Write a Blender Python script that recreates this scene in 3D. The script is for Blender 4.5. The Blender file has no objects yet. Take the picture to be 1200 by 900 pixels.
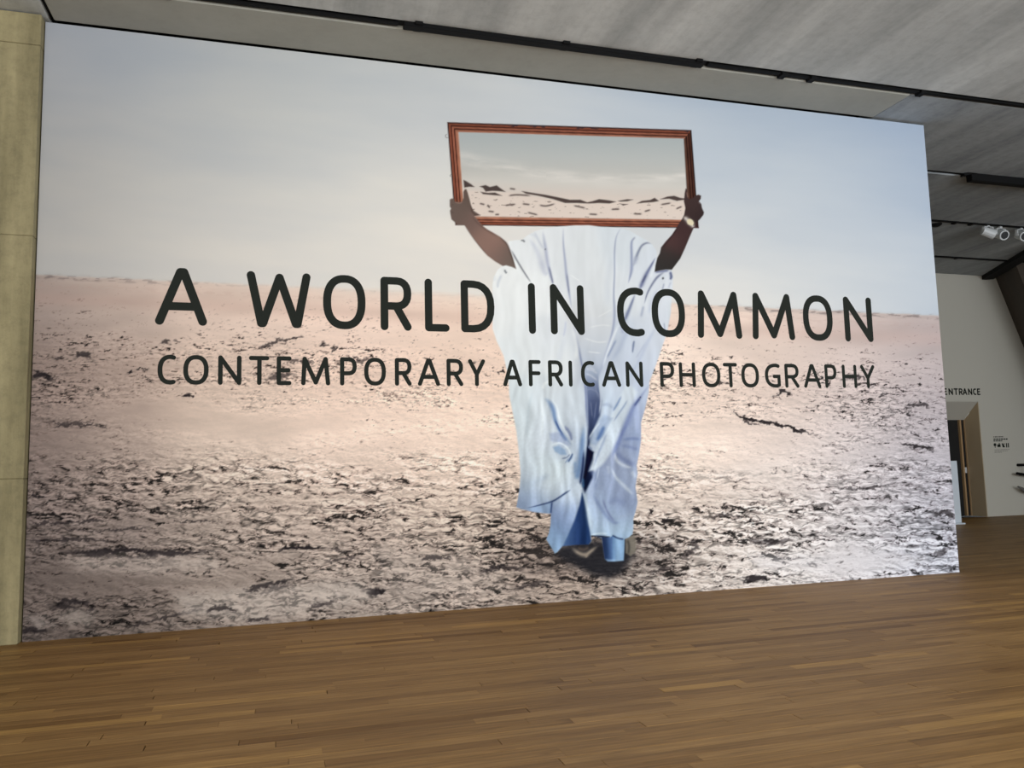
import bpy, bmesh, math, random
import numpy as np
from mathutils import Matrix, Vector
random.seed(7)
sc = bpy.context.scene
col = sc.collection

# ================================================================= camera, world, lights, exposure
W, H = 10.693, 6.0                                    # the wall graphic, metres; its lower left corner is the origin
F_PX = 938.85                                         # focal length for a 1200 px wide picture
CAM = np.array([2.24296, -8.51805, 1.48804])
RC = np.array([[0.9600144, -0.0057070, -0.2798923], [-0.2789062, -0.1057739, -0.9544754], [-0.0241581, 0.9943738, -0.1031362]])   # camera axes -> world
cam = bpy.data.cameras.new('camera'); cam.sensor_fit = 'HORIZONTAL'; cam.sensor_width = 36; cam.lens = 36 * F_PX / 1200; cam.clip_end = 200
cam_o = bpy.data.objects.new('camera', cam); col.objects.link(cam_o)
M = Matrix([list(RC[i]) + [CAM[i]] for i in range(3)] + [[0, 0, 0, 1]]); cam_o.matrix_world = M
sc.camera = cam_o

world = bpy.data.worlds.new('daylight'); sc.world = world; world.use_nodes = True
bg = world.node_tree.nodes['Background']; bg.inputs[0].default_value = (.86, .93, 1.0, 1); bg.inputs[1].default_value = 1.15

def area(name, loc, target, sx, sy, power, color):
    l = bpy.data.lights.new(name, 'AREA'); l.shape = 'RECTANGLE'; l.size = sx; l.size_y = sy; l.energy = power; l.color = color
    o = bpy.data.objects.new(name, l); col.objects.link(o); o.location = loc
    o.rotation_euler = (Vector(target) - Vector(loc)).to_track_quat('-Z', 'Y').to_euler(); return o
area('window_daylight', (13.0, -13.6, 3.0), (6.5, 0, 3.2), 10.0, 5.0, 900, (.90, .95, 1.0))
area('window_daylight_far', (1.0, -13.6, 3.0), (5, 0, 3.2), 9.0, 5.0, 520, (1.0, .96, .90))
vs = sc.view_settings; vs.view_transform = 'Standard'; vs.look = 'None'; vs.gamma = 1; vs.use_curve_mapping = False; vs.exposure = 0.24

# ================================================================= helpers
def lin(c):
    c = np.asarray(c, float) / 255.0
    return np.where(c <= .04045, c / 12.92, ((c + .055) / 1.055) ** 2.4)
def unproj(px, py, axis, val):
    """the point of the place where the sight line through a picture point meets the plane axis = val"""
    d = RC @ np.array([px - 600, 450 - py, -F_PX]); t = (val - CAM[axis]) / d[axis]; return CAM + t * d
def mat(name):
    m = bpy.data.materials.new(name); m.use_nodes = True
    nt = m.node_tree; return m, nt.nodes, nt.links, nt.nodes['Principled BSDF']
def flat_mat(name, rgb, rough=.6, metal=0.0, var=.06, scale=6.0):
    m, N, L, P = mat(name); P.inputs['Roughness'].default_value = rough; P.inputs['Metallic'].default_value = metal
    tc = N.new('ShaderNodeTexCoord'); nz = N.new('ShaderNodeTexNoise'); nz.inputs['Scale'].default_value = scale; nz.inputs['Detail'].default_value = 4
    L.new(tc.outputs['Object'], nz.inputs['Vector'])
    mx = N.new('ShaderNodeMix'); mx.data_type = 'RGBA'; c = lin(rgb)
    mx.inputs[6].default_value = (*(c * (1 - var)), 1); mx.inputs[7].default_value = (*np.minimum(c * (1 + var), 1), 1)
    L.new(nz.outputs[0], mx.inputs[0]); L.new(mx.outputs[2], P.inputs['Base Color']); return m
def concrete(name, a, b, scale=1.2, stretch=(1, 1, 1), rot=0.0, speck=.35, rough=.8, bump=.15, hi=None):
    m, N, L, P = mat(name); P.inputs['Roughness'].default_value = rough
    g = N.new('ShaderNodeNewGeometry'); mp = N.new('ShaderNodeMapping'); mp.inputs['Scale'].default_value = stretch; mp.inputs['Rotation'].default_value = (0, 0, rot); L.new(g.outputs['Position'], mp.inputs[0])
    n1 = N.new('ShaderNodeTexNoise'); n1.inputs['Scale'].default_value = scale; n1.inputs['Detail'].default_value = 7; n1.inputs['Roughness'].default_value = .62; L.new(mp.outputs[0], n1.inputs['Vector'])
    r1 = N.new('ShaderNodeValToRGB'); r1.color_ramp.elements[0].position = .30; r1.color_ramp.elements[1].position = .72
    r1.color_ramp.elements[0].color = (*lin(a), 1); r1.color_ramp.elements[1].color = (*lin(b), 1); L.new(n1.outputs[0], r1.inputs[0])
    n2 = N.new('ShaderNodeTexNoise'); n2.inputs['Scale'].default_value = 9; n2.inputs['Detail'].default_value = 8; n2.inputs['Roughness'].default_value = .75; L.new(g.outputs['Position'], n2.inputs['Vector'])
    r2 = N.new('ShaderNodeValToRGB'); r2.color_ramp.elements[0].position = .30; r2.color_ramp.elements[1].position = .55
    r2.color_ramp.elements[0].color = (1 - speck,) * 3 + (1,); r2.color_ramp.elements[1].color = (1, 1, 1, 1); L.new(n2.outputs[0], r2.inputs[0])
    mu = N.new('ShaderNodeMix'); mu.data_type = 'RGBA'; mu.blend_type = 'MULTIPLY'; mu.inputs[0].default_value = 1; L.new(r1.outputs[0], mu.inputs[6]); L.new(r2.outputs[0], mu.inputs[7]); L.new(mu.outputs[2], P.inputs['Base Color'])
    bp = N.new('ShaderNodeBump'); bp.inputs['Strength'].default_value = bump; bp.inputs['Distance'].default_value = .02; L.new(n2.outputs[0], bp.inputs['Height']); L.new(bp.outputs[0], P.inputs['Normal']); return m
def obj(name, mesh, m=None, parent=None, **props):
    o = bpy.data.objects.new(name, mesh); col.objects.link(o); o.parent = parent
    if m is not None and not mesh.materials: mesh.materials.append(m)
    for k, v in props.items(): o[k] = v
    return o
def empty(name, loc=(0, 0, 0), **props):
    o = bpy.data.objects.new(name, None); col.objects.link(o); o.location = loc; o.empty_display_size = .2
    for k, v in props.items(): o[k] = v
    return o
def box_bm(bm, x0, x1, y0, y1, z0, z1):
    v = [bm.verts.new(p) for p in ((x0, y0, z0), (x1, y0, z0), (x1, y1, z0), (x0, y1, z0), (x0, y0, z1), (x1, y0, z1), (x1, y1, z1), (x0, y1, z1))]
    for f in ((3, 2, 1, 0), (4, 5, 6, 7), (0, 1, 5, 4), (1, 2, 6, 5), (2, 3, 7, 6), (3, 0, 4, 7)): bm.faces.new([v[i] for i in f])
def prism_bm(bm, base, top):
    """closed solid between two matching rings of points"""
    a = [bm.verts.new(p) for p in base]; b = [bm.verts.new(p) for p in top]; n = len(a)
    bm.faces.new(a[::-1]); bm.faces.new(b)
    for i in range(n): bm.faces.new((a[i], a[(i + 1) % n], b[(i + 1) % n], b[i]))
def done(bm, name, bevel=0.0):
    if bevel: bmesh.ops.bevel(bm, geom=bm.edges[:], offset=bevel, segments=1, affect='EDGES')
    bmesh.ops.recalc_face_normals(bm, faces=bm.faces[:])
    me = bpy.data.meshes.new(name); bm.to_mesh(me); bm.free(); return me
def box_mesh(name, *a, bevel=0.0):
    bm = bmesh.new(); box_bm(bm, *a); return done(bm, name, bevel)
def tube_bm(bm, p0, p1, r0, r1=None, n=12):
    p0 = Vector(p0); p1 = Vector(p1); r1 = r0 if r1 is None else r1
    q = (p1 - p0).to_track_quat('Z', 'Y')
    ring = lambda c, r: [c + q @ Vector((r * math.cos(2 * math.pi * i / n), r * math.sin(2 * math.pi * i / n), 0)) for i in range(n)]
    prism_bm(bm, ring(p0, r0), ring(p1, r1))
# ================================================================= materials
M_slab = flat_mat('dark_void', (20, 20, 20), .9)
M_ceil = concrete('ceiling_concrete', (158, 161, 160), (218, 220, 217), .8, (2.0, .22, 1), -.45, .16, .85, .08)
M_ceil2 = concrete('shaded_ceiling_concrete', (124, 130, 134), (182, 187, 190), .8, (2.2, .22, 1), -.5, .22, .85, .1)  # darker, cooler copy of the ceiling concrete; rear shade put into the colour
M_infill = concrete('ceiling_plaster', (158, 157, 148), (174, 173, 164), .8, (1, 1, 1), 0, .06, .85, .03)
M_pillar = concrete('cast_concrete', (118, 109, 78), (168, 156, 118), 1.5, (2.6, 2.6, .35), 0, .25, .8, .2)
M_hoard = flat_mat('hoarding_white', (205, 206, 206), .7)
M_wall = flat_mat('white_painted_wall', (196, 192, 180), .75, var=.02, scale=.8)
M_black = flat_mat('black_metal', (12, 12, 13), .7); M_black.node_tree.nodes['Principled BSDF'].inputs['Specular IOR Level'].default_value = .15
M_door = flat_mat('black_door', (11, 11, 11), .6)
M_jamb = flat_mat('pale_oak_jamb', (176, 156, 126), .55, var=.06, scale=2)
M_oak = flat_mat('oak_lining', (170, 138, 100), .5, var=.14, scale=3)
M_ink = flat_mat('dark_lettering', (40, 43, 39), .8, var=.03); M_ink.node_tree.nodes['Principled BSDF'].inputs['Specular IOR Level'].default_value = .06
M_whitemetal = flat_mat('white_enamel', (205, 208, 208), .4)
M_board = flat_mat('pale_board', (214, 222, 230), .5, var=.02)
M_rake = concrete('dark_raked_concrete', (58, 50, 42), (80, 70, 58), 1.0, (1, 1, .4), 0, .2, .8, .1)
M_lens = flat_mat('lamp_glass', (60, 62, 64), .2)

def plank_material():
    m, N, L, P = mat('oak_plank')
    oi = N.new('ShaderNodeObjectInfo'); ge = N.new('ShaderNodeNewGeometry')
    ad = N.new('ShaderNodeMath'); ad.operation = 'ADD'; L.new(oi.outputs['Random'], ad.inputs[0]); L.new(ge.outputs['Random Per Island'], ad.inputs[1])
    fr = N.new('ShaderNodeMath'); fr.operation = 'FRACT'; L.new(ad.outputs[0], fr.inputs[0])
    rp = N.new('ShaderNodeValToRGB'); e = rp.color_ramp.elements; e[0].position = 0; e[1].position = 1
    e[0].color = (*lin((112, 78, 37)), 1); e[1].color = (*lin((172, 133, 76)), 1)
    for q, c in ((.10, (133, 99, 57)), (.5, (144, 109, 64)), (.92, (157, 121, 74))): k = e.new(q); k.color = (*lin(c), 1)
    L.new(fr.outputs[0], rp.inputs[0])
    mp = N.new('ShaderNodeMapping'); mp.inputs['Scale'].default_value = (1.3, 26, 8); 
    mu = N.new('ShaderNodeVectorMath'); mu.operation = 'SCALE'; L.new(ge.outputs['Position'], mu.inputs[0]); mu.inputs[3].default_value = 1
    of = N.new('ShaderNodeCombineXYZ'); ml = N.new('ShaderNodeMath'); ml.operation = 'MULTIPLY'; ml.inputs[1].default_value = 37; L.new(fr.outputs[0], ml.inputs[0]); L.new(ml.outputs[0], of.inputs[0]); L.new(ml.outputs[0], of.inputs[2])
    va = N.new('ShaderNodeVectorMath'); L.new(mu.outputs[0], va.inputs[0]); L.new(of.outputs[0], va.inputs[1]); L.new(va.outputs[0], mp.inputs[0])
    nz = N.new('ShaderNodeTexNoise'); nz.inputs['Scale'].default_value = 1.6; nz.inputs['Detail'].default_value = 7; nz.inputs['Roughness'].default_value = .65; L.new(mp.outputs[0], nz.inputs['Vector'])
    gr = N.new('ShaderNodeValToRGB'); gr.color_ramp.elements[0].position = .28; gr.color_ramp.elements[1].position = .70; gr.color_ramp.elements[0].color = (.58, .56, .52, 1); gr.color_ramp.elements[1].color = (1.16, 1.16, 1.14, 1); L.new(nz.outputs[0], gr.inputs[0])
    mx = N.new('ShaderNodeMix'); mx.data_type = 'RGBA'; mx.blend_type = 'MULTIPLY'; mx.inputs[0].default_value = 1; L.new(rp.outputs[0], mx.inputs[6]); L.new(gr.outputs[0], mx.inputs[7])
    n3 = N.new('ShaderNodeTexNoise'); n3.inputs['Scale'].default_value = 7; n3.inputs['Detail'].default_value = 3; m3 = N.new('ShaderNodeMapping'); m3.inputs['Scale'].default_value = (.35, 1.6, 1); L.new(va.outputs[0], m3.inputs[0]); L.new(m3.outputs[0], n3.inputs['Vector'])
    r3 = N.new('ShaderNodeValToRGB'); r3.color_ramp.elements[0].position = .25; r3.color_ramp.elements[1].position = .36; r3.color_ramp.elements[0].color = (.62, .56, .5, 1); r3.color_ramp.elements[1].color = (1, 1, 1, 1); L.new(n3.outputs[0], r3.inputs[0])
    m2 = N.new('ShaderNodeMix'); m2.data_type = 'RGBA'; m2.blend_type = 'MULTIPLY'; m2.inputs[0].default_value = .8; L.new(mx.outputs[2], m2.inputs[6]); L.new(r3.outputs[0], m2.inputs[7])
    L.new(m2.outputs[2], P.inputs['Base Color']); P.inputs['Roughness'].default_value = .5; P.inputs['Specular IOR Level'].default_value = .18
    bp = N.new('ShaderNodeBump'); bp.inputs['Strength'].default_value = .12; bp.inputs['Distance'].default_value = .004; L.new(nz.outputs[0], bp.inputs['Height']); L.new(bp.outputs[0], P.inputs['Normal'])
    return m
M_plank = plank_material()

# ================================================================= the setting
BACK = 7.28; CZ = 6.03; XL, XR, YF = -6.0, 25.0, -14.0
floor = obj('floor', box_mesh('floor', XL, XR, YF, BACK + 2.5, -.16, -.024), M_slab, kind='structure', label='oak strip floor of the gallery')
# planks: strips laid along the wall graphic
PW = .098; rng = random.Random(11); rows = []
y = -7.6
while y < BACK - .03:
    rows.append(y); y += PW
allp = []
for y in rows:
    x = -4.2 - rng.random() * 1.6; xe = 24.3
    while x < xe:
        l = rng.choice((.55, .8, 1.0, 1.25, 1.5, 1.9)) * (1 + .2 * rng.random()); allp.append((x, min(x + l, xe + .5), y)); x += l
def seen(p):
    """is a plank inside the view, in front of the wall graphic, and how large does it show"""
    cx, cy = (p[0] + p[1]) / 2, p[2] + PW / 2
    c = RC.T @ (np.array([cx, cy, 0]) - CAM); dz = -c[2]
    if dz < 1.5: return 0
    hw = (p[1] - p[0]) / 2 * F_PX / dz; px = F_PX * c[0] / dz; py = -F_PX * c[1] / dz
    if px + hw < -600 or px - hw > 600 or py > 460 or (cy > -.02 and cx < W + .3): return 0
    return 1.0 / dz
order = sorted(allp, key=seen, reverse=True)
unit = {}
for x0, x1, y in order[:300]:
    L_ = round(x1 - x0, 2)
    if L_ not in unit:
        unit[L_] = box_mesh('plank', 0, L_ - .002, 0, PW - .0016, -.022, 0); unit[L_].materials.append(M_plank)
    o = obj('plank', unit[L_], None, floor); o.location = (x0, y, rng.uniform(-.0006, .0004))
rest = order[300:]
vs_, fs_ = [], []
for x0, x1, y in rest:
    if (y > .4 and x1 < W - .5): continue
    b = len(vs_); a = x1 - .002; c = y + PW - .0016; z = rng.uniform(-.0006, .0004)
    vs_ += [(x0, y, -.022), (a, y, -.022), (a, c, -.022), (x0, c, -.022), (x0, y, z), (a, y, z), (a, c, z), (x0, c, z)]
    fs_ += [(b + 4, b + 5, b + 6, b + 7), (b, b + 1, b + 5, b + 4), (b + 1, b + 2, b + 6, b + 5), (b + 2, b + 3, b + 7, b + 6), (b + 3, b, b + 4, b + 7), (b + 3, b + 2, b + 1, b)]
me = bpy.data.meshes.new('plank_strips'); me.from_pydata(vs_, [], fs_); obj('plank_strips', me, M_plank, floor, kind='stuff')

ceiling = obj('ceiling', box_mesh('ceiling', XL, XR, YF, BACK + 2.5, CZ + .13, CZ + .4), M_slab, kind='structure', label='cast concrete ceiling with dark service slots')
SL = [-.75, 1.50, 3.66, 5.90]                         # service slots, running along the wall graphic
def slab(x0, x1, y0, y1, m=M_ceil, dz=0.0, name='ceiling_panel'):
    return obj(name, box_mesh(name, x0, x1, y0, y1, CZ + dz, CZ + .13, bevel=.012), m, ceiling)
JL, JR = .055, 9.86
for k, y in enumerate(SL): obj('slot_liner', box_mesh('slot_liner', XL, XR, y - .063, y + .063, CZ + .022, CZ + .13), M_black, ceiling)
obj('slot_liner', box_mesh('slot_liner', JL - .02, JL + .02, SL[0] + .067, SL[1] - .052, CZ + .03, CZ + .13), M_black, ceiling)
for a, b in ((YF, -11.9), (-11.78, -9.7), (-9.58, -7.45), (-7.33, -5.22), (-5.10, -3.05), (-2.93, SL[0] - .065)): slab(XL, XR, a, b)
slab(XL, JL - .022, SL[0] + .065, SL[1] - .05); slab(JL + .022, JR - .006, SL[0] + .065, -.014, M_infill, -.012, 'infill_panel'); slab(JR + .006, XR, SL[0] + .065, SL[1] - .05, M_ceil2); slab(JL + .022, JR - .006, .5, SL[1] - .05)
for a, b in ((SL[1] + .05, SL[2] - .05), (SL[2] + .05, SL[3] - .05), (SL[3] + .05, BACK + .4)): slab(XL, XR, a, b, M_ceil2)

wall_front = obj('wall_front', box_mesh('wall_front', 0, W, 0, .42, 0, H), M_hoard, kind='structure', label='free standing white hoarding that carries the wall graphic')
# back wall with the entrance opening
DX0, DX1, DZ = 16.6, 18.92, 2.83
bm = bmesh.new()
box_bm(bm, XL, DX0, BACK, BACK + .3, 0, CZ); box_bm(bm, DX1, XR, BACK, BACK + .3, 0, CZ); box_bm(bm, DX0, DX1, BACK, BACK + .3, DZ, CZ)
wall_back = obj('wall_back', done(bm, 'wall_back'), M_wall, kind='structure', label='white painted wall behind with the entrance opening')
obj('wall_left', box_mesh('wall_left', XL - .3, XL, YF, BACK + 2.5, 0, CZ), M_wall, kind='structure', label='side wall out of view')
obj('wall_side', box_mesh('wall_side', XL, -1.52, .05, .4, 0, CZ - .005), M_wall, kind='structure', label='plain wall left of the concrete pillar')
obj('wall_right', box_mesh('wall_right', XR, XR + .3, YF + 4, BACK + 2.5, 0, CZ), M_wall, kind='structure', label='unseen side wall added beyond the right edge to block light')  # unseen wall added to keep daylight off the back wall
# entrance: splayed reveal, door leaves
RY, RZ = BACK + .46, 2.40
bm = bmesh.new()
prism_bm(bm, [(DX1 - .02, BACK + .004, 0), (DX1 + .01, BACK + .004, 0), (DX1 + .01, RY, 0), (DX1 - .02, RY, 0)], [(DX1 - .02, BACK + .004, DZ - .02), (DX1 + .01, BACK + .004, DZ - .02), (DX1 + .01, RY, RZ), (DX1 - .02, RY, RZ)])
obj('trim_1', done(bm, 'trim_1'), M_jamb, kind='structure', label='oak lined jamb of the entrance opening')
bm = bmesh.new()
prism_bm(bm, [(DX0, BACK + .004, DZ - .012), (DX0, RY, RZ), (DX0, RY, DZ + .4), (DX0, BACK + .304, DZ + .4), (DX0, BACK + .304, DZ - .002), (DX0, BACK + .004, DZ - .002)], [(DX1 - .02, BACK + .004, DZ - .012), (DX1 - .02, RY, RZ), (DX1 - .02, RY, DZ + .4), (DX1 - .02, BACK + .304, DZ + .4), (DX1 - .02, BACK + .304, DZ - .002), (DX1 - .02, BACK + .004, DZ - .002)])
obj('trim_2', done(bm, 'trim_2'), M_wall, kind='structure', label='sloping white soffit over the entrance')
door = obj('door_1', box_mesh('door_1', DX0 - .2, DX1 + .01, RY + .06, RY + .14, 0, RZ + .3), M_door, kind='structure', label='black double door inside the entrance')
lf = lambda px: unproj(px, 560, 1, RY + .05)[0]
obj('door_leaf', box_mesh('door_leaf', DX0, lf(1126), RY + .015, RY + .06, .01, RZ), M_door, door)
obj('door_leaf', box_mesh('door_leaf', lf(1129.4), DX1 - .03, RY + .015, RY + .06, .01, RZ), M_door, door)
obj('door_edge', box_mesh('door_edge', lf(1127.2), lf(1128.9), RY - .02, RY + .06, .01, RZ), M_oak, door, label='pale oak edge between the black leaves')
obj('frame_stop', box_mesh('frame_stop', DX1 - .034, DX1 - .021, RY - .02, RY + .06, 0, RZ), M_oak, door)
q = unproj(1131, 551, 1, RY)
obj('push_plate', box_mesh('push_plate', q[0] - .055, q[0] + .055, RY - .004, RY + .016, q[2] - .07, q[2] + .07, bevel=.004), M_whitemetal, door, label='small pale push plate')
# dark shadow-gap trim and the raked column by the back wall
RK = .40
bm = bmesh.new()
top = [(19.05, 6.03), (20.6, 6.03), (21.4, BACK), (19.80, BACK)]
prism_bm(bm, [(x + RK * CZ, y, 0) for x, y in top], [(x, y, CZ) for x, y in top])
obj('trim_4', done(bm, 'trim_4'), M_rake, kind='structure', label='dark raked concrete pier leaning away from the back wall')
d = Vector((1.13, 2.14, 0)).normalized(); n = Vector((d.y, -d.x, 0)); p0 = Vector((19.50, BACK - .01, 0)); p1 = p0 - d * 6.5
bm = bmesh.new(); ring = lambda p, z: [(p + n * a).to_tuple()[:2] + (z,) for a in (-.12, .16)]
prism_bm(bm, [ring(p0, 5.93)[0], ring(p0, 5.93)[1], ring(p1, 5.93)[1], ring(p1, 5.93)[0]], [ring(p0, CZ)[0], ring(p0, CZ)[1], ring(p1, CZ)[1], ring(p1, CZ)[0]])
obj('trim_3', done(bm, 'trim_3'), M_black, kind='structure', label='black edge beam running obliquely under the ceiling')

# cast concrete pillar on the left, in four lifts
pil = empty('concrete_pillar', (-.6, .2, 0), label='buff cast concrete pillar with horizontal pour joints left of the wall graphic', category='pillar')
def child_box(name, parent, m, *a, bevel=0.0, **props):
    o = obj(name, box_mesh(name, *a, bevel=bevel), m, parent, **props); o.matrix_parent_inverse = Matrix.Translation(-Vector(parent.location)); return o
zz = [0, 1.49, 3.79, 5.70, CZ - .012]
for i in range(4):
    child_box('concrete_lift', pil, M_pillar, -1.5, -.012 + (.003 if i == 3 else 0), -.105 - (.004 if i % 2 else 0), .5, zz[i] + (.0015 if i else 0), zz[i + 1] - (.0015 if i < 3 else 0), bevel=.006)
child_box('joint_core', pil, M_pillar, -1.45, -.022, -.095, .45, .01, CZ - .02)
sg = empty('pillar_sign', (-.30, -.115, 1.8), label='small white and black sign on the pillar at the left edge', category='sign')
child_box('white_plate', sg, M_whitemetal, -.40, -.222, -.125, -.110, 1.965, 2.06, bevel=.003)
child_box('black_plate', sg, M_black, -.40, -.221, -.128, -.110, 1.835, 1.945, bevel=.003)

# ================================================================= the wall graphic
mural = empty('exhibition_mural', (W / 2, -.004, 0), label='huge printed wall graphic of a robed figure carrying a mirror across dry ground', category='mural')
def under(o, p): o.parent = p; o.matrix_parent_inverse = Matrix.Translation(-Vector(p.location)); return o
PRINT_GAIN = 1.0
# ---------------------------------------------------------------- the print on the big wall graphic
# The picture is printed flat on the hoarding; it is computed here as a colour for every point of the sheet.
def _hash(ix, iy, s):
    n = (ix.astype(np.int64) * 374761393 + iy.astype(np.int64) * 668265263 + s * 974634533) & 0x7fffffff
    n = ((n ^ (n >> 13)) * 1274126177) & 0x7fffffff
    return ((n ^ (n >> 16)) & 0xffff) / 65535.0
def noise(x, y, s=0):
    ix = np.floor(x); iy = np.floor(y); fx = x - ix; fy = y - iy
    u = fx * fx * fx * (fx * (fx * 6 - 15) + 10); v = fy * fy * fy * (fy * (fy * 6 - 15) + 10)
    def g(ax, ay):
        a = _hash(ix + ax, iy + ay, s) * 2 * np.pi
        return np.cos(a) * (fx - ax) + np.sin(a) * (fy - ay)
    a = g(0, 0); b = g(1, 0); c = g(0, 1); d = g(1, 1)
    return ((a + (b - a) * u) * (1 - v) + (c + (d - c) * u) * v) * 1.5
def fbm(x, y, o=4, s=0, gain=.5):
    t = 0; a = 1.0; n = 0
    for i in range(o):
        t = t + a * noise(x * 2 ** i + 17.3 * i, y * 2 ** i - 9.1 * i, s + i); n += a; a *= gain
    return t / n
def sst(a, b, x):
    t = np.clip((x - a) / (b - a), 0, 1); return t * t * (3 - 2 * t)
def mixc(c, col, m):
    return c + (np.asarray(col, float) - c) * m[..., None]
def field(x, y, pts, r):
    """colour blended between sample points (x, y, r, g, b)"""
    w = 0; c = 0
    for q in pts:
        rr = q[5] if len(q) > 5 else r
        k = np.exp(-((x - q[0]) ** 2 + (y - q[1]) ** 2) / (2 * rr * rr)) + 1e-9 / (1 + ((x - q[0]) ** 2 + (y - q[1]) ** 2) / 1e4)
        w = w + k; c = c + k[..., None] * np.array(q[2:5], float)
    return c / w[..., None]
def sdf(x, y, poly):
    """signed distance to a closed outline, negative inside"""
    p = np.array(poly, float); q = (x > p[:, 0].min() - 9) & (x < p[:, 0].max() + 9) & (y > p[:, 1].min() - 9) & (y < p[:, 1].max() + 9)
    if not q.all():
        r = np.full(x.shape, 1e3)
        if q.any(): r[q] = sdf(x[q], y[q], poly)
        return r
    d = np.full(x.shape, 1e9); ins = np.zeros(x.shape, bool)
    for i in range(len(p)):
        a = p[i - 1]; b = p[i]; e = b - a
        wx = x - a[0]; wy = y - a[1]
        t = np.clip((wx * e[0] + wy * e[1]) / (e @ e + 1e-9), 0, 1)
        d = np.minimum(d, (wx - t * e[0]) ** 2 + (wy - t * e[1]) ** 2)
        c = (a[1] > y) != (b[1] > y)
        if b[1] != a[1]: ins ^= c & (x < (b[0] - a[0]) * (y - a[1]) / (b[1] - a[1]) + a[0])
    d = np.sqrt(d); return np.where(ins, -d, d)
def smooth_poly(pts, n=4):
    p = np.array(pts, float); out = []
    N = len(p)
    for i in range(N):
        a, b, c, d = p[i - 1], p[i], p[(i + 1) % N], p[(i + 2) % N]
        for k in range(n):
            t = k / n
            out.append(.5 * ((2 * b) + (c - a) * t + (2 * a - 5 * b + 4 * c - d) * t * t + (3 * b - a - 3 * c + d) * t ** 3))
    return out
def fill(C, x, y, poly, col, soft=.8, alpha=1.0, smooth=0):
    if smooth: poly = smooth_poly(poly, smooth)
    p = np.array(poly, float); m = soft * 2 + 2
    k = (x > p[:, 0].min() - m) & (x < p[:, 0].max() + m) & (y > p[:, 1].min() - m) & (y < p[:, 1].max() + m)
    if not k.any(): return
    d = sdf(x[k], y[k], poly); a = (1 - sst(-soft, soft, d)) * alpha
    c = col(x[k], y[k]) if callable(col) else np.array(col, float)
    C[k] += (c - C[k]) * a[:, None]
def stroke(C, x, y, pts, w, col, alpha=1.0, taper=True, clip=None, hard=False):
    """a brushed line; w may be a list of half widths along it"""
    p = np.array(pts, float); n = len(p)
    ws = np.full(n, w, float) if np.isscalar(w) else np.interp(np.linspace(0, 1, n), np.linspace(0, 1, len(w)), w)
    if n > 2:                                     # smooth it
        q = []; wq = []
        for i in range(n - 1):
            a, b, c, d = p[max(i - 1, 0)], p[i], p[i + 1], p[min(i + 2, n - 1)]
            for k in range(4):
                t = k / 4; q.append(.5 * ((2 * b) + (c - a) * t + (2 * a - 5 * b + 4 * c - d) * t * t + (3 * b - a - 3 * c + d) * t ** 3)); wq.append(ws[i] * (1 - t) + ws[i + 1] * t)
        q.append(p[-1]); wq.append(ws[-1]); p = np.array(q); ws = np.array(wq)
    M = ws.max() * 2.2 + 2
    k = (x > p[:, 0].min() - M) & (x < p[:, 0].max() + M) & (y > p[:, 1].min() - M) & (y < p[:, 1].max() + M)
    if not k.any(): return
    X = x[k]; Y = y[k]; best = np.full(X.shape, 9e9); pos = np.zeros(X.shape); L = len(p) - 1
    for i in range(len(p) - 1):
        a = p[i]; e = p[i + 1] - a
        t = np.clip(((X - a[0]) * e[0] + (Y - a[1]) * e[1]) / (e @ e + 1e-9), 0, 1)
        d = np.hypot(X - a[0] - t * e[0], Y - a[1] - t * e[1]) / np.maximum(ws[i] * (1 - t) + ws[i + 1] * t, .25)
        pos = np.where(d < best, (i + t) / L, pos); best = np.minimum(best, d)
    if taper: alpha = alpha * np.clip(np.minimum(pos, 1 - pos) / .22 + .12, 0, 1)
    a = (1 - sst(.55, 1.35, best) if hard else np.exp(-best ** 2 * 1.1)) * alpha
    if clip is not None: a = a * clip[k]
    c = np.array(col, float); C[k] += (c - C[k]) * a[:, None]

ROBE = [(655,265.5),(672,264.2),(690,264),(705,266),(727,267.2),(737,270),(748,276.5),(757,281.5),(764,286.5),(769,294),(770,302),(768,311),(767,318.5),(774,317),(780,316),(787,315.8),(788.5,325),(788,340),(786.5,355),(786,366),(782,388),(778,400),(773,415),(767,432),(761,447),(760,460),(756,478),(751,495),(751,515),(749,530),(746,545),(747,555),(744.5,570),(747,588),(745,598),(742,608),(742,620),(741,626),(737,629.5),(732,631.8),(731.5,645),(730.8,657),(720,658),(712,658),(708.5,655),(707,645),(705,631),(697,628.5),(692.5,627.5),(693,634),(690,638),(675,638.5),(659,640),(653,647),(650,648.5),(645,640),(640,632),(643,625),(645,615),(645.5,602),(642,602),(625,600),(612,597),(605,594.5),(607,583),(609,570),(610,555),(608,530),(605,505),(600,480),(597,465),(595,440),(590,417),(582,400),(577,385),(577,370),(577,350),(577,333),(578.5,325),(583,316),(589,311.5),(593,311),(600,313),(604.7,315),(601.5,304),(597,292),(595.5,283),(604,281.5),(612,281),(617,276.5),(628,270.5),(640,267.5)]
ARM_L = [(527,234),(529,232.8),(532,233),(533,236.5),(538,237.2),(541.5,236.5),(543,232),(543,225),(544.5,222),(546.5,222),(548,226),(550,233),(552,241),(554,247),(557,250),(563,252.3),(556,253.4),(559.5,257.5),(563.5,262.5),(566.5,265.5),(571,269),(578,272.8),(586,277.5),(593,284),(597,292),(601,303),(604.8,315.2),(600,313),(593,311),(589,311.8),(580,306.5),(571.5,300),(562,289),(555,279.5),(549,270.5),(544,264),(536,263.6),(533,260.6),(529,257.3),(527.7,251),(527.2,247),(528.6,244.6),(527,242)]
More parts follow.
